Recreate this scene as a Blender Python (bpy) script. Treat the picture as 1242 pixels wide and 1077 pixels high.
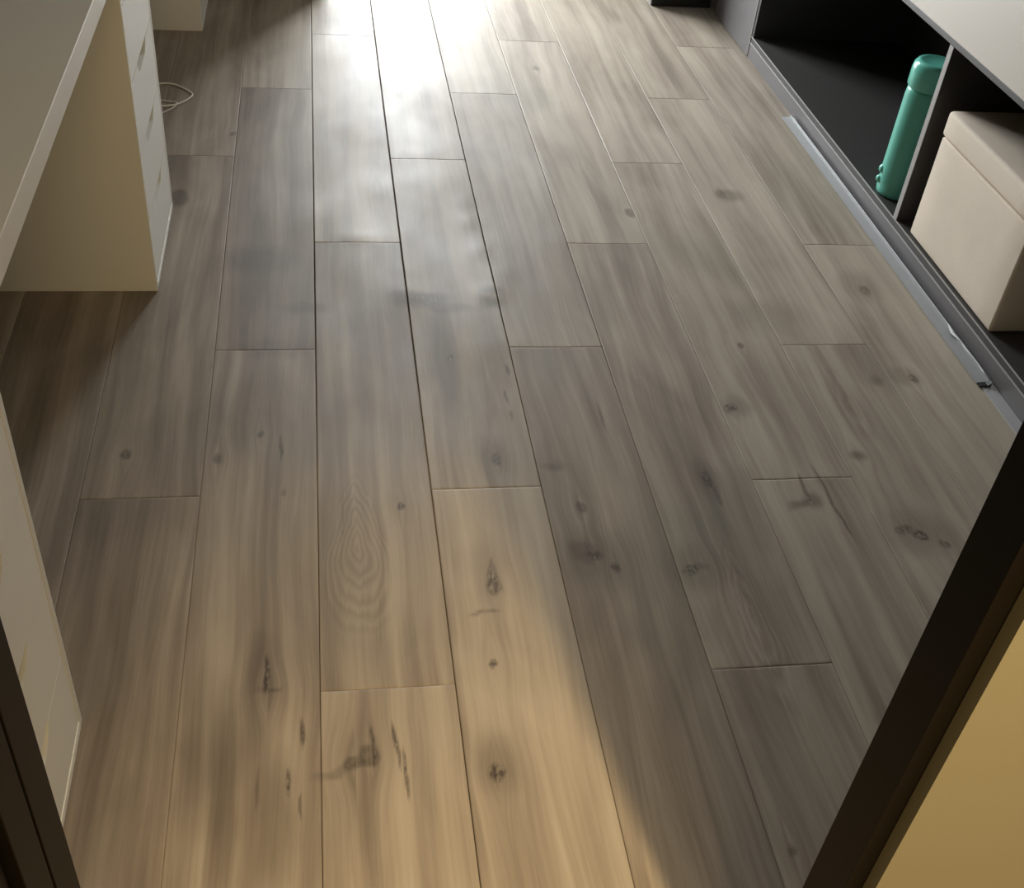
import bpy, bmesh, math, random
import numpy as np
from mathutils import Vector, Matrix
for o in list(bpy.data.objects): bpy.data.objects.remove(o)
S = bpy.context.scene
COL = S.collection

# ------------------------------------------------------------------ camera
F_PX, PITCH, ROLL, YAW = 1394.01, 0.6907, 0.11085, -0.20836
cam = bpy.data.cameras.new('camera'); cam.sensor_width = 36.0; cam.sensor_fit = 'HORIZONTAL'
cam.lens = F_PX / 1242.0 * 36.0; cam.clip_start = 0.02
co = bpy.data.objects.new('camera', cam); COL.objects.link(co)
co.matrix_world = (Matrix.Translation((0.0172, -1.5, 1.3812)) @ Matrix.Rotation(YAW, 4, 'Z')
                   @ Matrix.Rotation(math.pi / 2 - PITCH, 4, 'X') @ Matrix.Rotation(ROLL, 4, 'Z'))
S.camera = co

# ------------------------------------------------------------------ world, lights, exposure
S.view_settings.view_transform = 'Standard'; S.view_settings.look = 'None'
S.view_settings.gamma = 1.0; S.view_settings.use_curve_mapping = False
S.view_settings.exposure = 0.0
WY = 2.565                                          # room side of the wall with the opening to the bay
OX0, OX1, OZ1 = 0.06, 1.205, 2.35                    # opening to the window bay
BY = 3.60                                           # glazed wall of the bay
WX0, WX1, WZ0, WZ1 = -0.66, 0.76, 0.06, 2.30         # glazed opening
w = bpy.data.worlds.new('sky'); S.world = w; w.use_nodes = True
bg = w.node_tree.nodes['Background']
bg.inputs['Color'].default_value = (0.86, 0.94, 1.0, 1); bg.inputs['Strength'].default_value = 2.0

def area(name, loc, rot, sx, sy, power, color, spread=180, portal=False):
    l = bpy.data.lights.new(name, 'AREA'); l.shape = 'RECTANGLE'; l.size = sx; l.size_y = sy
    l.energy = power; l.color = color; l.spread = math.radians(spread)
    if portal: l.cycles.is_portal = True
    o = bpy.data.objects.new(name, l); COL.objects.link(o); o.location = loc; o.rotation_euler = rot
    return o
def spot(name, loc, target, power, color, cone, blend, radius):
    l = bpy.data.lights.new(name, 'SPOT'); l.energy = power; l.color = color
    l.spot_size = math.radians(cone); l.spot_blend = blend; l.shadow_soft_size = radius
    o = bpy.data.objects.new(name, l); COL.objects.link(o); o.location = loc
    o.rotation_euler = (Vector(target) - Vector(loc)).to_track_quat('-Z', 'Y').to_euler()
    return o
# daylight entering through the window of the bay
area('window_daylight', ((WX0 + WX1) / 2, BY + 0.16, (WZ0 + WZ1) / 2), (-math.pi / 2, 0, 0),
     WX1 - WX0 - .04, WZ1 - WZ0 - .04, 180, (0.92, 0.97, 1.0))
# warm hall downlight behind the photographer and an added dim warm fill for the desktop
spot('hall_downlight', (0.66, -1.93, 2.45), (0.76, -1.18, 0.0), 235, (1.0, 0.75, 0.40), 59, 0.75, 0.045)
area('hall_warm_fill', (0.35, -1.75, 2.50), (0, 0, 0), 0.4, 0.4, 9, (1.0, 0.77, 0.42))
area('desk_panel_fill', (0.30, -3.12, 1.45), (math.pi / 2, 0, 0), 0.9, 1.3, 24, (1.0, 0.72, 0.34))  # added warm fill for the desk side panel, no known source there

# ------------------------------------------------------------------ material helpers
def new_mat(name):
    m = bpy.data.materials.new(name); m.use_nodes = True
    nt = m.node_tree; b = nt.nodes['Principled BSDF']
    return m, nt, b
def N(nt, typ, **kw):
    n = nt.nodes.new(typ)
    for k, v in kw.items(): setattr(n, k, v)
    return n
def plain(name, col, rough=0.5, var=0.06, scale=6.0, bump=0.0, bscale=300.0, metallic=0.0, stretch=(1, 1, 1), spec=0.5):
    m, nt, b = new_mat(name)
    tc = N(nt, 'ShaderNodeTexCoord'); mp = N(nt, 'ShaderNodeMapping'); mp.inputs['Scale'].default_value = stretch
    nt.links.new(tc.outputs['Object'], mp.inputs['Vector'])
    no = N(nt, 'ShaderNodeTexNoise'); no.inputs['Scale'].default_value = scale; no.inputs['Detail'].default_value = 5
    nt.links.new(mp.outputs[0], no.inputs['Vector'])
    mx = N(nt, 'ShaderNodeMix', data_type='RGBA')
    mx.inputs['A'].default_value = tuple(c * (1 - var) for c in col) + (1,)
    mx.inputs['B'].default_value = tuple(min(1, c * (1 + var)) for c in col) + (1,)
    nt.links.new(no.outputs['Fac'], mx.inputs['Factor']); nt.links.new(mx.outputs['Result'], b.inputs['Base Color'])
    b.inputs['Roughness'].default_value = rough; b.inputs['Metallic'].default_value = metallic
    b.inputs['Specular IOR Level'].default_value = spec
    if bump:
        n2 = N(nt, 'ShaderNodeTexNoise'); n2.inputs['Scale'].default_value = bscale; n2.inputs['Detail'].default_value = 3
        nt.links.new(mp.outputs[0], n2.inputs['Vector'])
        bp = N(nt, 'ShaderNodeBump'); bp.inputs['Strength'].default_value = bump; bp.inputs['Distance'].default_value = 0.001
        nt.links.new(n2.outputs['Fac'], bp.inputs['Height']); nt.links.new(bp.outputs[0], b.inputs['Normal'])
    return m

def floor_material():
    m, nt, b = new_mat('oak_laminate'); L = nt.links.new
    geo = N(nt, 'ShaderNodeNewGeometry')
    at = N(nt, 'ShaderNodeAttribute', attribute_name='plank')      # random grain offsets and set tone per plank
    sep = N(nt, 'ShaderNodeSeparateColor'); L(at.outputs['Color'], sep.inputs[0])
    def math_(op, a, c=None, clamp=False):
        n = N(nt, 'ShaderNodeMath', operation=op); n.use_clamp = clamp
        for i, v in enumerate((a, c)):
            if v is None: continue
            if isinstance(v, (int, float)): n.inputs[i].default_value = v
            else: L(v, n.inputs[i])
        return n.outputs[0]
    def vmath(op, a, c):
        n = N(nt, 'ShaderNodeVectorMath', operation=op)
        for i, v in enumerate((a, c)):
            if isinstance(v, tuple): n.inputs[i].default_value = v
            else: L(v, n.inputs[i])
        return n.outputs[0] if op not in ('LENGTH', 'DISTANCE') else n.outputs['Value']
    P = geo.outputs['Position']
    off = N(nt, 'ShaderNodeCombineXYZ'); L(math_('MULTIPLY', sep.outputs[0], 37.0), off.inputs[0]); L(math_('MULTIPLY', sep.outputs[1], 53.0), off.inputs[1])
    Q = vmath('ADD', P, off.outputs[0])
    def noise(vec, sc, scale=1.0, detail=4, rough=0.55, dist=0.0):
        mp = N(nt, 'ShaderNodeMapping'); mp.inputs['Scale'].default_value = sc; L(vec, mp.inputs['Vector'])
        n = N(nt, 'ShaderNodeTexNoise'); n.inputs['Scale'].default_value = scale; n.inputs['Detail'].default_value = detail
        n.inputs['Roughness'].default_value = rough; n.inputs['Distortion'].default_value = dist
        L(mp.outputs[0], n.inputs['Vector']); return n
    def rng(v, a, c, lo, hi, smooth=True):
        n = N(nt, 'ShaderNodeMapRange'); n.interpolation_type = 'SMOOTHSTEP' if smooth else 'LINEAR'
        n.inputs['From Min'].default_value = a; n.inputs['From Max'].default_value = c
        n.inputs['To Min'].default_value = lo; n.inputs['To Max'].default_value = hi
        L(v, n.inputs['Value']); return n.outputs['Result']
    at2 = N(nt, 'ShaderNodeAttribute', attribute_name='figure')    # knots and dark patches, grain shift, cathedral phase
    sp2 = N(nt, 'ShaderNodeSeparateColor'); L(at2.outputs['Color'], sp2.inputs[0])
    kn_ = noise(P, (1, .5, 1), 170.0, 3); km_ = math_('MULTIPLY', rng(kn_.outputs['Fac'], .34, .58, .55, 0.0), rng(sp2.outputs[0], .5, .7, 0.0, 1.0)); knot_patch = math_('MULTIPLY', sp2.outputs[0], math_('SUBTRACT', 1.0, km_)); shift = sp2.outputs[1]; cathm = sp2.outputs[2]
    # long grain, bent round the knots by the shift
    swirl = noise(Q, (5, 1.1, 1), 1.0, 2)
    sw = vmath('SCALE', vmath('SUBTRACT', swirl.outputs['Color'], (.5, .5, .5)), (0, 0, 0)); sw.node.inputs['Scale'].default_value = 0.07
    sx = N(nt, 'ShaderNodeCombineXYZ'); L(shift, sx.inputs[0])
    G = vmath('ADD', vmath('ADD', Q, sw), sx.outputs[0])
    g1 = noise(G, (90, 2.2, 1), 1.0, 4, 0.6)
    g2 = noise(G, (330, 9, 1), 1.0, 2, 0.6)
    g3 = noise(G, (24, 0.9, 1), 1.0, 2, 0.5)
    g4 = noise(Q, (7, 2.0, 1), 1.0, 3, 0.55, 0.6)
    cath = math_('MULTIPLY', math_('SINE', math_('ADD', math_('MULTIPLY', cathm, 46.0), math_('MULTIPLY', math_('ADD', g4.outputs['Fac'], g1.outputs['Fac']), 9.0))), rng(cathm, 0.0, 0.35, 0.0, 1.0))
    t = math_('ADD', math_('MULTIPLY', g1.outputs['Fac'], 0.26), math_('MULTIPLY', g2.outputs['Fac'], 0.10))
    t = math_('ADD', t, math_('MULTIPLY', g3.outputs['Fac'], 0.52))
    t = math_('ADD', t, math_('MULTIPLY', g4.outputs['Fac'], 0.40))
    t = math_('ADD', t, math_('MULTIPLY', cath, 0.036))
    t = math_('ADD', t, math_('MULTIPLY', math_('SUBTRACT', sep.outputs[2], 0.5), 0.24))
    cr = N(nt, 'ShaderNodeValToRGB'); L(t, cr.inputs[0])
    e = cr.color_ramp.elements; e[0].position = 0.42; e[0].color = (0.165, 0.130, 0.098, 1)
    e[1].position = 0.86; e[1].color = (0.46, 0.395, 0.315, 1)
    k = cr.color_ramp.elements.new(0.56); k.color = (0.25, 0.203, 0.158, 1)
    k = cr.color_ramp.elements.new(0.68); k.color = (0.35, 0.293, 0.231, 1)
    mx = N(nt, 'ShaderNodeMix', data_type='RGBA'); L(knot_patch, mx.inputs['Factor']); L(cr.outputs[0], mx.inputs['A'])
    mx.inputs['B'].default_value = (0.045, 0.030, 0.018, 1)
    # damp grey-green smudges
    dm = noise(P, (2.4, 1.8, 1), 1.0, 3, 0.5); dmk = rng(dm.outputs['Fac'], 0.54, 0.74, 0.0, 0.30)
    mx2 = N(nt, 'ShaderNodeMix', data_type='RGBA'); L(dmk, mx2.inputs['Factor']); L(mx.outputs['Result'], mx2.inputs['A'])
    mx2.inputs['B'].default_value = (0.16, 0.155, 0.12, 1)
    L(mx2.outputs['Result'], b.inputs['Base Color'])
    rr = noise(P, (3, 2, 1), 1.0, 3); r1 = rng(rr.outputs['Fac'], 0.3, 0.7, 0.47, 0.60)
    L(math_('ADD', r1, math_('MULTIPLY', g1.outputs['Fac'], 0.06)), b.inputs['Roughness'])
    b.inputs['Specular IOR Level'].default_value = 0.36
    bp = N(nt, 'ShaderNodeBump'); bp.inputs['Strength'].default_value = 0.25; bp.inputs['Distance'].default_value = 0.0006
    hh = math_('SUBTRACT', math_('ADD', g1.outputs['Fac'], g2.outputs['Fac']), knot_patch); L(hh, bp.inputs['Height']); L(bp.outputs[0], b.inputs['Normal'])
    return m

M = {}
M['floor'] = floor_material()
M['gap'] = plain('seam_shadow_gap', (0.06, 0.045, 0.03), 0.9)
M['white'] = plain('white_foil', (0.72, 0.70, 0.64), 0.38, 0.015, 2)
M['desk'] = plain('white_desk_laminate', (0.66, 0.62, 0.55), 0.42, 0.02, 2)
M['edge_white'] = plain('white_edge_band', (0.78, 0.76, 0.71), 0.4, 0.01)
M['base_white'] = plain('white_base_rail', (0.86, 0.85, 0.80), 0.4, 0.01)
M['carcass'] = plain('charcoal_laminate', (0.045, 0.042, 0.040), 0.45, 0.12, 3, 0.15, 200, stretch=(1, 8, 8))
M['plinth'] = plain('grey_laminate', (0.125, 0.116, 0.116), 0.42, 0.10, 3, 0.12, 200, stretch=(1, 1, 10))
M['edge_silver'] = plain('pale_edge_band', (0.36, 0.34, 0.32), 0.35, 0.03)
M['door'] = plain('taupe_door_laminate', (0.60, 0.54, 0.47), 0.35, 0.02, 2)
M['silver'] = plain('brushed_aluminium', (0.56, 0.555, 0.55), 0.36, 0.05, 10, metallic=0.55, stretch=(1, 8, 1))
M['strip'] = plain('grey_vinyl_strip', (0.33, 0.33, 0.33), 0.35, 0.08, 25, 0.2, 60)
M['film'] = plain('torn_clear_film', (0.62, 0.62, 0.63), 0.3, 0.03)
M['black'] = plain('black_end', (0.012, 0.011, 0.010), 0.5)
M['frame'] = plain('dark_brown_frame', (0.008, 0.0062, 0.0042), 0.45, 0.06, 8, spec=0.08)
M['wall'] = plain('cream_wall_paint', (0.25, 0.225, 0.155), 0.75, 0.03, 3, 0.15, 150)
M['wall_in'] = plain('inner_wall_paint', (0.21, 0.20, 0.185), 0.8, 0.03, 3, 0.15, 150)
M['ceiling'] = plain('white_ceiling', (0.55, 0.55, 0.53), 0.8, 0.02, 3)
M['linen'] = plain('beige_linen', (0.74, 0.63, 0.51), 0.85, 0.07, 12, 0.5, 700)
M['teal'] = plain('teal_plastic', (0.16, 0.58, 0.46), 0.22, 0.05, 10)
M['teal_dark'] = plain('teal_body_plastic', (0.13, 0.50, 0.39), 0.3, 0.05, 10)
M['cable'] = plain('white_cable_sheath', (0.75, 0.73, 0.68), 0.4)
M['upvc'] = plain('white_window_frame', (0.75, 0.76, 0.76), 0.4)
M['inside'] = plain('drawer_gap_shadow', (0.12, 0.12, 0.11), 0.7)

# ------------------------------------------------------------------ mesh helpers
def obj(name, bm, mat, parent=None, smooth=False):
    me = bpy.data.meshes.new(name); bmesh.ops.recalc_face_normals(bm, faces=bm.faces[:]); bm.to_mesh(me); bm.free()
    for mm in (mat if isinstance(mat, (list, tuple)) else [mat]): me.materials.append(mm)
    if smooth:
        for f in me.polygons: f.use_smooth = True
    o = bpy.data.objects.new(name, me); COL.objects.link(o)
    if parent: o.parent = parent
    return o
def add_box(bm, a, c, bev=0.0, mi=0, seg=2):
    x0, y0, z0 = a; x1, y1, z1 = c
    v = [bm.verts.new(q) for q in ((x0,y0,z0),(x1,y0,z0),(x1,y1,z0),(x0,y1,z0),(x0,y0,z1),(x1,y0,z1),(x1,y1,z1),(x0,y1,z1))]
    fs = [bm.faces.new([v[i] for i in q]) for q in ((0,3,2,1),(4,5,6,7),(0,1,5,4),(1,2,6,5),(2,3,7,6),(3,0,4,7))]
    for f in fs: f.material_index = mi
    if bev:
        es = list({e for f in fs for e in f.edges})
        bmesh.ops.bevel(bm, geom=es, offset=bev, segments=seg, profile=0.5, affect='EDGES', material=-1)
def box(name, a, c, mat, parent=None, bev=0.0):
    bm = bmesh.new(); add_box(bm, a, c, bev); return obj(name, bm, mat, parent)
def prism(bm, pts, axis, a, c, mi=0):
    """extrude a closed 2-D outline along an axis"""
    def mk(p, t):
        return {'x': (t, p[0], p[1]), 'y': (p[0], t, p[1]), 'z': (p[0], p[1], t)}[axis]
    A = [bm.verts.new(mk(p, a)) for p in pts]; B = [bm.verts.new(mk(p, c)) for p in pts]; n = len(pts)
    f = [bm.faces.new(A), bm.faces.new(B[::-1])] + [bm.faces.new((A[i], B[i], B[(i+1) % n], A[(i+1) % n])) for i in range(n)]
    for q in f: q.material_index = mi
def empty(name, loc, label=None, cat=None, group=None, kind=None):
    o = bpy.data.objects.new(name, None); COL.objects.link(o); o.location = loc; o.empty_display_size = 0.1
    tag(o, label, cat, group, kind); return o
def tag(o, label=None, cat=None, group=None, kind=None):
    if label: o['label'] = label
    if cat: o['category'] = cat
    if group: o['group'] = group
    if kind: o['kind'] = kind
    return o
def struct(o): o['kind'] = 'structure'; return o
def lathe(bm, prof, cx, cy, seg=40):
    rings = []
    for r, z in prof:
        rings.append([bm.verts.new((cx + r * math.cos(2 * math.pi * i / seg), cy + r * math.sin(2 * math.pi * i / seg), z)) for i in range(seg)])
    for a, c in zip(rings, rings[1:]):
        for i in range(seg): bm.faces.new((a[i], a[(i+1) % seg], c[(i+1) % seg], c[i]))
    bm.faces.new(rings[0][::-1]); bm.faces.new(rings[-1])
def catmull(pts, n=10):
    out = []; P = [pts[0]] + list(pts) + [pts[-1]]
    for i in range(1, len(P) - 2):
        p0, p1, p2, p3 = (Vector(q) for q in P[i-1:i+3])
        for k in range(n):
            t = k / n
            out.append(0.5 * ((2*p1) + (-p0+p2)*t + (2*p0-5*p1+4*p2-p3)*t*t + (-p0+3*p1-3*p2+p3)*t**3))
    out.append(Vector(pts[-1])); return out
def tube(bm, pts, r, seg=10):
    rings = []
    for i, p in enumerate(pts):
        d = (pts[min(i+1, len(pts)-1)] - pts[max(i-1, 0)]).normalized()
        u = d.cross(Vector((0, 0, 1))).normalized(); v = d.cross(u)
        rings.append([bm.verts.new(p + r * (u * math.cos(2*math.pi*k/seg) + v * math.sin(2*math.pi*k/seg))) for k in range(seg)])
    for a, c in zip(rings, rings[1:]):
        for k in range(seg): bm.faces.new((a[k], a[(k+1) % seg], c[(k+1) % seg], c[k]))
    bm.faces.new(rings[0]); bm.faces.new(rings[-1][::-1])

# ------------------------------------------------------------------ room shell
X0_CAB = 1.425
XL, XR, YD, YDH, ZC = -1.02, 1.96, -0.950, -1.014, 2.60
PW, PL = 0.2, 1.2965
# knots and cracks of the print, and soft dark patches: x, y, half width, half length, strength, turn
KNOTS_PATCHES = [(.143,-.029,.006,.008,.9,0),(.283,-.222,.010,.022,.75,0),(.290,-.205,.005,.03,.5,.2),(.278,-.195,.004,.03,.5,-.2),(.283,-.19,.026,.07,.22,0),(.264,-.387,.006,.007,.9,0),
     (.243,-.579,.010,.011,.9,0),(.243,-.565,.028,.045,.38,0),(.262,-.28,.020,.003,.5,0),
     (-.078,-.385,.0035,.030,.9,0),(-.076,-.41,.018,.0035,.55,0),(-.085,-.37,.022,.06,.35,0),(-.025,-.492,.004,.022,.75,0),
     (-.045,-.57,.0025,.018,.8,.1),(-.028,-.61,.002,.02,.6,0),(-.085,-.58,.002,.03,.5,0),
     (.072,-.52,.0025,.030,.75,0),(.104,-.52,.0028,.034,.8,.12),(.116,-.57,.002,.035,.8,.05),(.046,-.548,.014,.009,.6,.3),(.066,-.536,.012,.016,.6,0),(.02,-.56,.03,.006,.35,.25),
     (-.100,.178,.006,.007,.7,0),(-.066,.139,.003,.03,.7,0),(-.175,.111,.008,.012,.5,0),(-.337,.129,.009,.009,.7,0),(-.06,.02,.004,.01,.4,0),
     (.328,.094,.009,.014,.6,0),(.328,.10,.025,.05,.25,0),(.271,.417,.006,.010,.6,0),(.385,.37,.003,.02,.7,0),(.372,.28,.003,.02,.6,0),(.374,.22,.003,.015,.5,0),
     (.463,-.165,.014,.009,.9,.4),(.447,-.155,.022,.022,.45,0),(.496,-.194,.008,.010,.85,0),(.47,-.17,.06,.06,.28,0),
     (.623,-.209,.014,.008,.85,0),(.645,-.20,.012,.006,.5,0),(.63,-.2,.05,.05,.3,0),
     (.822,.231,.014,.010,.75,.2),(.84,.235,.03,.03,.3,0),(.715,.019,.007,.020,.85,0),(.722,-.02,.003,.03,.6,.1),(.715,.02,.02,.05,.3,0),
     (.895,-.015,.003,.04,.6,0),(.872,-.055,.024,.010,.5,.3),(.90,-.045,.016,.018,.5,0),(.935,-.05,.003,.09,.6,.05),
     (1.28,.668,.012,.02,.55,0),(1.28,.69,.04,.06,.25,0),(1.253,.318,.010,.010,.7,0),(1.235,.33,.03,.03,.25,0),
     (1.172,.314,.012,.018,.4,0),(1.069,-.148,.012,.010,.85,.3),(1.045,-.13,.016,.012,.6,0),(1.104,-.17,.009,.010,.7,0),(1.07,-.14,.07,.05,.28,0),
     (1.035,.077,.014,.012,.5,0),(.909,.451,.007,.012,.6,0),(.788,1.032,.010,.022,.6,0),(.552,.212,.003,.04,.5,0),(.43,.069,.02,.012,.4,0),(.462,-.045,.008,.012,.6,0),
     (-.209,1.443,.008,.012,.8,0),(-.321,1.084,.022,.035,.6,0),(1.083,1.131,.03,.03,.4,0),(1.06,1.14,.01,.02,.5,0),
     (.627,-.736,.006,.008,.5,0),(.39,.67,.02,.014,.5,0),(.18,.655,.02,.015,.35,0),(.25,.64,.05,.02,.35,0),
     (-.12,.80,.07,.05,.40,0),(-.08,.45,.06,.03,.25,0),(-.02,.60,.05,.02,.28,0),(.68,1.36,.03,.06,.2,0),(.40,2.05,.02,.03,.25,0),(.69,1.95,.01,.02,.5,0),
     (.26,.40,.026,.20,.50,0),(.22,.63,.05,.025,.45,0),(.29,.60,.05,.018,.4,0),(.385,.62,.02,.02,.5,0),(.36,.50,.03,.10,.25,0),(.63,.62,.03,.10,.22,0),(1.0,.56,.08,.06,.22,0),(1.18,.40,.05,.10,.22,0),
     (-.13,-.58,.018,.14,.42,0),(-.06,-.63,.022,.09,.40,0),(-.16,-.50,.025,.10,.30,0)]  # last row: soft dark patch coloured into the boards at the near left
CATH = [(.066, -.115, .052, .17, 1.0), (.70, -.30, .035, .2, .6), (.16, 1.15, .04, .2, .4), (1.08, .25, .035, .16, .4)]
def wobble(x, y, f, ph):
    return (np.sin(x*f + 1.7*np.sin(y*f*.6 + ph)) + np.sin(y*f*1.3 + 2.1*np.sin(x*f*.8 + ph*2)) * .8 + .5*np.sin((x+y)*f*2.3 + ph)) / 2.3
def figure(X, Y):
    """darkness of knots and dark patches, sideways shift of the grain, cathedral figure"""
    WX_ = X + .0030 * wobble(X, Y, 38, .3) + .0007 * wobble(X, Y, 110, 1.3); WY_ = Y + .006 * wobble(X, Y, 80, 1.9)
    inv = np.ones_like(X); sh = np.zeros_like(X); ca = np.zeros_like(X)
    for (x, y, rx, ry, st, an) in KNOTS_PATCHES:
        if x < X.min() - .2 or x > X.max() + .2 or y < Y.min() - .4 or y > Y.max() + .4: continue
        dx, dy = WX_ - x, WY_ - y; c, s_ = math.cos(an), math.sin(an)
        u = (dx*c + dy*s_) / (rx*1.25); v = (-dx*s_ + dy*c) / (ry*1.25)
        d_ = np.sqrt(u*u + v*v); q = np.clip((1.15 - d_) / .55, 0, 1) if st > .58 else np.clip(1.35 - d_, 0, 1); q = q*q*(3 - 2*q)
        inv *= 1 - st * q
        if .005 < rx < .02 and st > .45:
            sh += np.clip(rx, 0, .012) * 1.6 * np.sign(X - x) * np.exp(-np.abs(X - x) / .030) * np.exp(-((Y - y) / .045) ** 2) * -1
    for (x, y, rx, ry, st) in CATH:
        u = (WX_ - x) / rx; v = (WY_ - y) / ry
        v = v + .45*np.sqrt(u*u + .02); q = np.clip(1 - (np.abs(u) ** 1.5 + np.abs(v) ** 1.5) ** .67 * .75, 0, 1) * st
        ca = np.maximum(ca, q)
    return 1 - inv, sh, ca
LIFT = {3: .0011, 4: .0013, 5: .0007, 0: .0005, 1: .0006, 2: .0006}     # lifted plank edges
TONE = {(1,-1):.75,(1,0):.5,(0,0):.38,(0,-1):.62,(0,1):.6,(2,-1):.25,(2,0):.5,(3,0):.32,(3,-1):.38,(4,-1):.5,(4,0):.6,(5,-1):.62,(5,0):.72,(6,0):1.0,(6,-1):.95,(-1,-1):.28,(-1,0):.10,(-2,-1):.12,(-2,0):.10,(-3,-1):.2,(-3,0):.2}  # tone per plank; left rows darkened to carry the weaker light there
def build_floor():
    rnd = random.Random(11)
    gapw = {0: .0022, 1: .0032, 2: .0022, 3: .0010, 4: .0010, 5: .0009, 6: .0013, -1: .0005, -2: .0004, -3: .0004}
    # bubbles along the swollen seams: x, y, radius x, radius y, height
    bub = [(.19,.66,.05,.06,.0018),(.385,.66,.05,.05,.0021),(.42,.74,.04,.06,.0014),(.21,.75,.04,.05,.0012),(.37,.98,.03,.05,.0016),(.37,1.08,.03,.05,.0014),
           (.38,.84,.03,.05,.0014),(.10,.90,.07,.04,.0014),(.17,1.15,.05,.08,.0011),(.28,1.34,.08,.05,.0013),(.40,.46,.07,.06,.0011),(.05,1.35,.05,.2,.0010),
           (.60,.90,.06,.06,.0012),(.80,.05,.06,.05,.0010),(.93,.02,.06,.04,.0009),(1.0,.50,.06,.05,.0012),(.50,1.74,.06,.05,.0010),(1.25,.88,.06,.05,.0010),(.62,1.2,.05,.15,.0010)]
    VS, FS, PC, FG, SM = [], [], [], [], []; base = 0
    for k in range(-6, 10):
        x0 = k * PW; x1 = x0 + PW
        gl = gapw.get(k, .0008) / 2; gr = gapw.get(k + 1, .0008) / 2
        j0 = -0.42 + 0.434 * (k % 3)
        dense = -3 <= k <= 6
        for n in range(-3, 4):
            y0 = j0 + n * PL; y1 = y0 + PL
            ya, yb = max(y0, -3.2), min(y1, BY + .05)
            if yb - ya < .02: continue
            r = (rnd.random(), rnd.random(), rnd.random())
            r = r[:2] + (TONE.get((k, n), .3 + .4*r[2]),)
            am = rnd.uniform(.0001, .0007) * (1.5 if 0 <= k <= 3 else .6); ph = rnd.uniform(0, 6)
            near = dense and yb > -.95
            nx = (88 if -1 <= k <= 5 else 50) if near else 10
            xs = np.concatenate(([x0+gl, x0+gl+.0011], np.linspace(x0+.0035, x1-.0035, nx), [x1-gr-.0011, x1-gr]))
            st = .006 if near and ya < 1.0 else (.010 if near else .04)
            ny = max(2, int((yb - ya) / st))
            ys = np.concatenate(([ya+.0004, ya+.0015], np.linspace(ya+.005, yb-.005, ny), [yb-.0015, yb-.0004]))
            X, Y = np.meshgrid(xs, ys)
            u = (X - x0) / PW; c = (2*u - 1) ** 2
            Z = am*c*c*(.75 + .35*np.sin(Y*6 + ph)) + am*.35*np.sin(Y*9 + ph*2)*(u - .5)
            for bx, by, rx, ry, bh in bub:
                Z += 1.3*bh*np.exp(-1.4*(((X-bx)/rx)**2 + ((Y-by)/ry)**2))
            s_ = np.clip((Y[:, 0] - .1) / .7, 0, 1); s_ = 1 - .65 * (1 - s_*s_*(3 - 2*s_))
            X[:, 0] = x0 + gl*s_; X[:, -1] = x1 - gr*s_
            hl, hr = LIFT.get(k, .0004), LIFT.get(k + 1, .0004)
            Z[:, 0] -= hl; Z[:, -1] -= .0004; Z[0, :] -= .0004; Z[-1, :] -= .0004
            R, C = X.shape
            kn, sh, ca = figure(X, Y) if near else (np.zeros_like(X),)*3
            V = np.stack((X, Y, Z), -1).reshape(-1, 3)
            idx = np.arange(R*C).reshape(R, C)
            Fq = np.stack((idx[:-1, :-1], idx[:-1, 1:], idx[1:, 1:], idx[1:, :-1]), -1).reshape(-1, 4)
            # skirts down into the gap
            ring = np.concatenate((idx[0, :], idx[1:, -1], idx[-1, -2::-1], idx[-2:0:-1, 0]))
            lo = V[ring].copy(); lo[:, 2] = -.010; li = R*C + np.arange(len(ring))
            nxt = np.roll(np.arange(len(ring)), -1)
            Fs = np.stack((ring, li, li[nxt], ring[nxt]), -1)
            VS.append(np.concatenate((V, lo))); FS.append(np.concatenate((Fq, Fs)) + base)
            m_ = len(V) + len(lo); PC.append(np.tile(np.array(r + (1,)), (m_, 1)))
            g = np.stack((kn, sh, ca, np.ones_like(kn)), -1).reshape(-1, 4); FG.append(np.concatenate((g, g[ring]*0)))
            SM.append(np.concatenate((np.ones(len(Fq), bool), np.zeros(len(Fs), bool))))
            base += m_
    V = np.concatenate(VS); Fc = np.concatenate(FS); PC = np.concatenate(PC); FG = np.concatenate(FG); SM = np.concatenate(SM)
    # subfloor sheet under the planks
    sub = np.array([(-1.3, -3.3, -.009), (2.1, -3.3, -.009), (2.1, BY+.2, -.009), (-1.3, BY+.2, -.009)])
    V = np.concatenate((V, sub)); Fc = np.concatenate((Fc, [[base, base+1, base+2, base+3]])); PC = np.concatenate((PC, np.zeros((4, 4)))); FG = np.concatenate((FG, np.zeros((4, 4))))
    SM = np.concatenate((SM, [False]))
    me = bpy.data.meshes.new('floor')
    me.vertices.add(len(V)); me.vertices.foreach_set('co', V.ravel().astype(np.float32))
    me.loops.add(len(Fc)*4); me.loops.foreach_set('vertex_index', Fc.ravel().astype(np.int32))
    me.polygons.add(len(Fc)); me.polygons.foreach_set('loop_start', np.arange(0, len(Fc)*4, 4, dtype=np.int32))
    me.materials.append(M['floor']); me.materials.append(M['gap'])
    mi = np.zeros(len(Fc), np.int32); mi[-1] = 1; me.polygons.foreach_set('material_index', mi)
    me.polygons.foreach_set('use_smooth', SM)
    me.update(calc_edges=True)
    for nm, arr in (('plank', PC), ('figure', FG)):
        at = me.attributes.new(nm, 'FLOAT_COLOR', 'POINT'); at.data.foreach_set('color', arr.ravel().astype(np.float32))
    me.validate()
    o = bpy.data.objects.new('floor', me); COL.objects.link(o); struct(o)
build_floor()
YE = BY + .25
struct(box('ceiling', (XL-.1, -3.2, ZC), (XR+.1, YE, ZC+.1), M['ceiling']))
struct(box('wall_left', (XL-.1, -3.2, -.02), (XL, YE, ZC), M['wall_in']))
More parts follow.
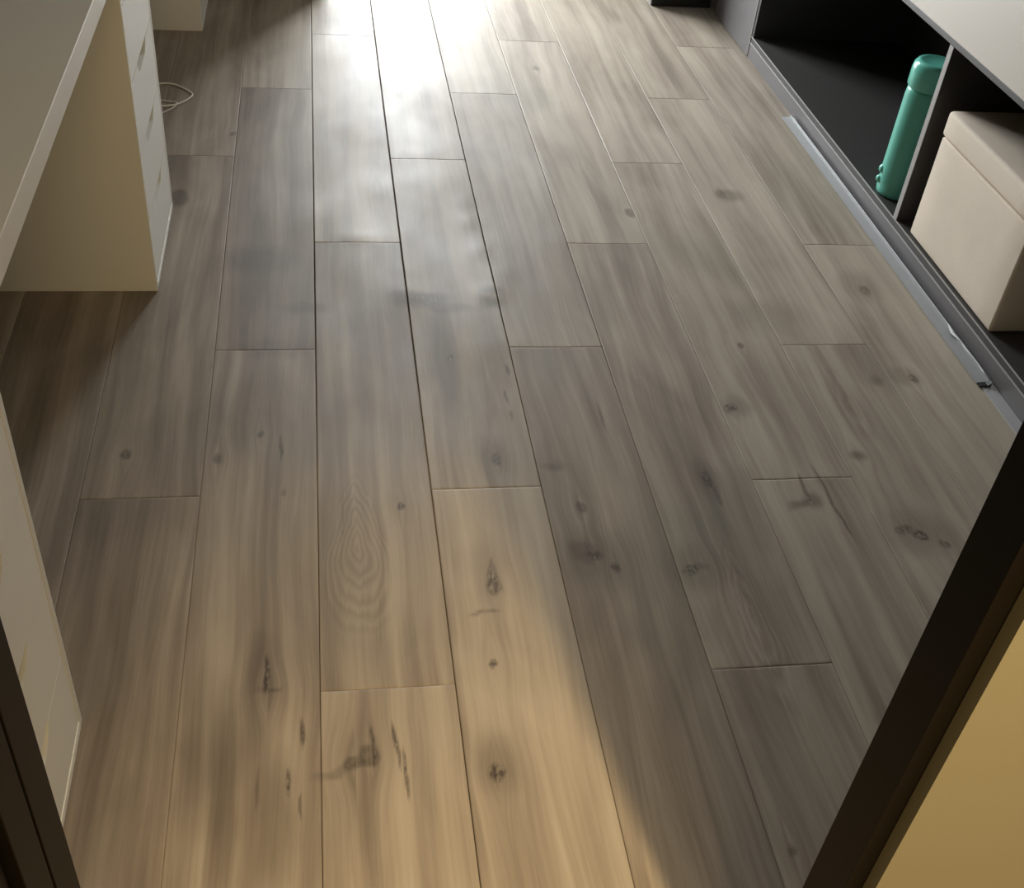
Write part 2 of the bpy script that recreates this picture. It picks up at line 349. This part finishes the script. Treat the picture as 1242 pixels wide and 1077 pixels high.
struct(box('wall_right', (XR, -3.2, -.02), (XR+.1, YE, ZC), M['wall_in']))
struct(box('wall_hall_back', (XL, -3.3, -.02), (XR, -3.2, ZC), M['wall']))
bm = bmesh.new()
add_box(bm, (XL, WY, -.02), (OX0, WY+.10, ZC)); add_box(bm, (OX1, WY, -.02), (XR, WY+.10, ZC)); add_box(bm, (OX0, WY, OZ1), (OX1, WY+.10, ZC))
struct(obj('wall_bay', bm, M['wall_in']))
bm = bmesh.new()
add_box(bm, (XL, BY, -.02), (WX0, YE, ZC)); add_box(bm, (WX1, BY, -.02), (XR, YE, ZC))
add_box(bm, (WX0, BY, WZ1), (WX1, YE, ZC)); add_box(bm, (WX0, BY, -.02), (WX1, YE, WZ0))
struct(obj('wall_window', bm, M['wall_in']))
struct(box('dark_strip_bay', (OX1-.002, WY-.012, 0), (X0_CAB-.002, WY+.002, .12), M['black'], bev=.002))  # black strip across the foot of the right pier
wn = struct(empty('window_1', ((WX0+WX1)/2, BY+.05, WZ0)))
def ch(o, parent):  # parent keeping the world place
    o.parent = parent; o.matrix_parent_inverse = Matrix.Translation(-parent.location); return o
bm = bmesh.new()
for a, c in (((WX0, BY+.04, WZ0), (WX0+.05, BY+.08, WZ1)), ((WX1-.05, BY+.04, WZ0), (WX1, BY+.08, WZ1)),
             ((WX0+.05, BY+.04, WZ0), (WX1-.05, BY+.08, WZ0+.05)), ((WX0+.05, BY+.04, WZ1-.05), (WX1-.05, BY+.08, WZ1))): add_box(bm, a, c, .004)
ch(obj('window_frame', bm, M['upvc']), wn)
# partition with the doorway
DXL, DXR = -0.2, 0.4845
bm = bmesh.new()
add_box(bm, (XL, YDH, -.02), (-.222, YD, ZC)); add_box(bm, (.5035, YDH, -.02), (XR, YD, ZC)); add_box(bm, (-.222, YDH, 2.12), (.5035, YD, ZC))
struct(obj('wall_door', bm, M['wall']))
dr = struct(empty('door_1', (DXR, YD, 0)))
# right jamb: slim dark profile set back in the wall opening
bm = bmesh.new(); add_box(bm, (DXR, YDH+.014, 0), (.5035, YD+.0015, 2.10), .0008)
ch(obj('jamb', bm, M['frame']), dr)
# left jamb: profile with a groove and a black sliding slot
bm = bmesh.new()
xr = DXL
add_box(bm, (-.222, -.993, 0), (xr, YD+.0015, 2.10), .0008)
add_box(bm, (-.222, -.997, 0), (xr-.004, -.993, 2.10))
add_box(bm, (-.222, -1.040, 0), (xr, -.997, 2.10), .0008)
ch(obj('jamb', bm, M['frame']), dr)
bm = bmesh.new(); add_box(bm, (-.222, -1.075, 0), (xr-.010, -1.040, 2.10), .003); add_box(bm, (-.222, -1.115, 0), (xr+.001, -1.075, 2.10), .004)
sl = ch(obj('sliding_slot', bm, M['black']), dr)
bm = bmesh.new(); add_box(bm, (-.222, YDH+.014, 2.10), (.5035, YD, 2.12)); ch(obj('head', bm, M['frame']), dr)

# ------------------------------------------------------------------ white drawer units
def copy_tree(o, parent=None):
    c = o.copy(); COL.objects.link(c)
    if parent: c.parent = parent
    for k in list(o.children): copy_tree(k, c)
    return c
UW, UD, UH = .377, .62, .755
def make_unit(label):
    """origin: near front corner on the floor; front faces +x"""
    t = empty('drawer_unit', (0, 0, 0), label, 'drawer unit', 'white drawer units under the desk')
    bm = bmesh.new(); b = .0012; x1 = 0.0
    th = .014
    add_box(bm, (-UD, 0, 0), (x1, th, UH), b)                    # near side
    add_box(bm, (-UD, UW-th, 0), (x1, UW, UH), b)                # far side
    add_box(bm, (-UD, th, UH-.014), (x1, UW-th, UH), b)          # top
    add_box(bm, (-UD, th, .004), (-UD+.006, UW-th, UH-.014))     # back
    add_box(bm, (-UD+.006, th, .012), (-.03, UW-th, .022))
    obj('body', bm, M['white'], t)
    bm = bmesh.new(); add_box(bm, (-.020, th, .001), (.0003, UW-th, .0145), .0006); obj('base_rail', bm, M['base_white'], t)
    z0s = [.0175, .1615, .3075, .4545, .6005]; z1 = [.1595, .3055, .4525, .5985, .7385]
    cy = UW / 2 - .003; hw = .074
    for za, zb in zip(z0s, z1):
        ya, yb = th+.0015, UW-th-.0015
        d = .0235
        pts = [(ya, za), (yb, za), (yb, zb)]
        pts += [(cy+hw, zb), (cy+hw-.014, zb-d*.55), (cy+hw-.030, zb-d*.92), (cy+hw-.040, zb-d), (cy-hw+.028, zb-d), (cy-hw+.016, zb-d*.92), (cy-hw+.006, zb-d*.55), (cy-hw, zb)]
        pts += [(ya, zb)]
        bm = bmesh.new(); prism(bm, pts, 'x', -.017, -.0008)
        dw = obj('drawer', bm, M['edge_white'], t)
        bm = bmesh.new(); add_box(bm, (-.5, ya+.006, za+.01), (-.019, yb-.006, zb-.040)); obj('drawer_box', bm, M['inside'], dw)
    return t
u = make_unit('white five-drawer unit with whole side panel showing, under the desk middle'); u.location = (-.331, .668, 0)
u2 = copy_tree(u); u2.location = (-.331, -.822, 0); u2['label'] = 'white drawer unit partly hidden behind the dark left door frame, nearest of the units'
u3 = copy_tree(u); u3.location = (-.3345, 2.164, 0); u3['label'] = 'shaded white drawer unit standing beyond the cable loop, at the far left'
bm = bmesh.new(); add_box(bm, (-.955, -.90, UH+.0005), (-.286, 2.66, UH+.0355), .0012)
tag(obj('desk_top', bm, M['desk']), 'long white desktop board lying over the drawer units at left', 'desktop')

# cable
C = [(-.47,1.70,.004),(-.43,1.747,.003),(-.396,1.752,.003),(-.365,1.730,.003),(-.340,1.700,.003),(-.331,1.678,.003),(-.340,1.650,.003),(-.361,1.620,.003),(-.388,1.603,.003),(-.42,1.598,.004),(-.46,1.605,.003),(-.50,1.64,.003)]
bm = bmesh.new(); tube(bm, catmull(C, 10), .0026)
C2 = [(-.50,1.50,.003),(-.44,1.53,.003),(-.401,1.558,.003),(-.375,1.592,.003),(-.366,1.612,.0085),(-.385,1.632,.003),(-.43,1.64,.003)]
tube(bm, catmull(C2, 10), .0018)
tag(obj('charging_cable', bm, M['cable'], smooth=True), 'thin white cable lying in a loop on the floor behind the drawer unit', 'cable')

# ------------------------------------------------------------------ built-in cabinet on the right
X0, X1 = 1.425, 1.955
cb = empty('wall_cabinet', (X0, .9, 0), 'charcoal built-in cabinet with open cubbies and taupe door along the right side', 'cabinet')
YA, YB, YC = -.945, 2.100, 2.488
PZ, BZ, TZ, T2 = .0505, .070, .5055, .5185
def part(name, a, c, mat, bev=.0006, par=None):
    o = box(name, a, c, mat, bev=bev); return ch(o, par or cb)
part('plinth', (X0+.0015, YA, 0), (X0+.020, YB, PZ), M['plinth'])
o = part('edge_band', (X0, YA, PZ-.0035), (X0+.0015, YB, PZ), M['edge_silver'], 0); o['label'] = 'pale edge band'
part('bottom_board', (X0+.002, YA, PZ), (X1, YB, BZ), M['carcass'])
o = part('edge_band', (X0, YA, BZ-.003), (X0+.002, YB, BZ), M['edge_silver'], 0); o['label'] = 'pale edge band'
part('shelf', (X0+.0015, YA, TZ), (X1, YB, T2), M['carcass'])
part('shelf', (X0+.02, YA, 1.30), (X1, YC, 1.318), M['carcass'])
part('back_panel', (X1-.012, YA, BZ), (X1, YB, 2.3), M['carcass'])
def divider(y, z0, z1):
    d_ = part('divider', (X0+.0015, y-.009, z0), (X1-.012, y+.009, z1), M['carcass'])
    e_ = part('edge_band', (X0, y-.009, z0), (X0+.0015, y+.009, z1), M['edge_silver'], 0)
divider(.887, BZ, TZ)
part('divider', (X0, -.17, BZ), (X1-.012, -.152, TZ), M['carcass'])
part('end_panel', (X0, YA, BZ), (X1-.012, YA+.018, 2.3), M['carcass'])
part('shelf', (X0+.002, YA+.018, 2.28), (X1-.012, YB-.018, 2.3), M['carcass'])
part('divider', (X0+.0015, YB-.018, BZ), (X1-.012, YB, 2.3), M['carcass'])
# doors above the cubbies, closed cupboard at the far end
for y0, y1 in ((-.16, .4135), (.4165, 1.2535), (1.2565, 2.097)):
    part('door', (X0-.0005, y0, T2+.0015), (X0+.018, y1, 1.298), M['door'], .001)
part('door', (X0-.001, YB+.003, .002), (X0+.018, YC, 2.30), M['plinth'], .001)
e_ = part('edge_band', (X0-.001, YB, .004), (X0+.018, YB+.003, 2.3), M['edge_silver'], 0); e_['label'] = 'pale edge band'
part('end_panel', (X0+.018, YC-.018, 0), (X1, YC, 2.3), M['carcass'])

# metal edge trim let into the floor and the loose strip lying on it
struct(box('trim_1', (1.395, -.94, .0004), (1.4262, 1.60, .0022), M['silver'], bev=.0006))
ls = empty('edge_strip', (1.40, .3, 0), 'loose grey L-shaped edge strip with torn film lying along the cabinet plinth', 'strip')
bm = bmesh.new()
prism(bm, [(1.3885, .0025), (1.4165, .0025), (1.4165, .0125), (1.4145, .0125), (1.4135, .0065), (1.3885, .0055)], 'y', .297, 1.62)
ch(obj('profile', bm, M['strip']), ls)
bm = bmesh.new()
prism(bm, [(1.3905, .0008), (1.4155, .0025), (1.4165, .0125), (1.408, .0058), (1.3905, .005)], 'y', .284, .2968)
o = ch(obj('broken_end', bm, M['black']), ls); o['label'] = 'black snapped end'
bm = bmesh.new(); rnd = random.Random(3)
n = 46; prev = None
for i in range(n):
    y = .30 + 1.30 * i / (n-1)
    wv = .0022 + (.0022 * rnd.random() if y < .55 else .0004 * rnd.random()) + (.007 if abs(y-.485) < .015 else 0)
    hz = .0130 + (.0012 * rnd.random() if y < .55 else 0)
    a = bm.verts.new((1.4172, y, .0128)); b_ = bm.verts.new((1.4168 - wv * .45, y, hz)); c_ = bm.verts.new((1.4168 - wv, y + .002*rnd.random(), hz - .003))
    if prev:
        bm.faces.new((prev[0], a, b_, prev[1])); bm.faces.new((prev[1], b_, c_, prev[2]))
    prev = (a, b_, c_)
fo = ch(obj('film', bm, M['film'], smooth=True), ls); fo['label'] = 'crinkled clear film'
md = fo.modifiers.new('thick', 'SOLIDIFY'); md.thickness = .0006

# ------------------------------------------------------------------ storage box
BX0, BX1, BY0, BY1, BB, BM, BT = 1.432, 1.86, .385, .822, BZ, .322, .384
sb = empty('storage_box', ((BX0+BX1)/2, (BY0+BY1)/2, BZ), 'beige linen lidded storage box in the nearest open cubby', 'storage box')
def soft_box(name, a, c, r, sag, par):
    bm = bmesh.new(); add_box(bm, a, c, r, seg=4)
    bmesh.ops.subdivide_edges(bm, edges=[e for e in bm.edges if e.calc_length() > .15], cuts=5, use_grid_fill=True)
    o = obj(name, bm, M['linen'], smooth=True); return ch(o, par)
soft_box('body', (BX0+.003, BY0+.003, BB+.001), (BX1-.003, BY1-.003, BM), .006, 0, sb)
soft_box('lid', (BX0, BY0, BM+.0015), (BX1, BY1, BT), .010, 0, sb)

# ------------------------------------------------------------------ teal bottle
bx, by = 1.484, 1.022
bt = empty('vacuum_bottle', (bx, by, BZ), 'glossy teal bottle standing beside the divider in the far cubby', 'bottle')
bm = bmesh.new()
lathe(bm, [(.046, BZ+.0005), (.051, BZ+.004), (.0525, BZ+.014), (.0495, BZ+.024), (.0525, BZ+.036), (.0535, BZ+.05), (.0535, BZ+.260), (.052, BZ+.275), (.050, BZ+.282)], bx, by, 48)
ch(obj('body', bm, M['teal_dark'], smooth=True), bt)
bm = bmesh.new()
lathe(bm, [(.0535, BZ+.2835), (.056, BZ+.287), (.056, BZ+.325), (.054, BZ+.338), (.048, BZ+.346), (.040, BZ+.3485), (.036, BZ+.3465), (.002, BZ+.3455)], bx, by, 48)
ch(obj('cap', bm, M['teal'], smooth=True), bt)
bm = bmesh.new()
for (dx, dy, z, r) in ((-.050, .012, BZ+.062, .013), (-.051, .014, BZ+.034, .011)):
    bmesh.ops.create_uvsphere(bm, u_segments=20, v_segments=12, radius=r, matrix=Matrix.Translation((bx+dx+.004, by+dy, z)))
ch(obj('latch', bm, M['teal'], smooth=True), bt)
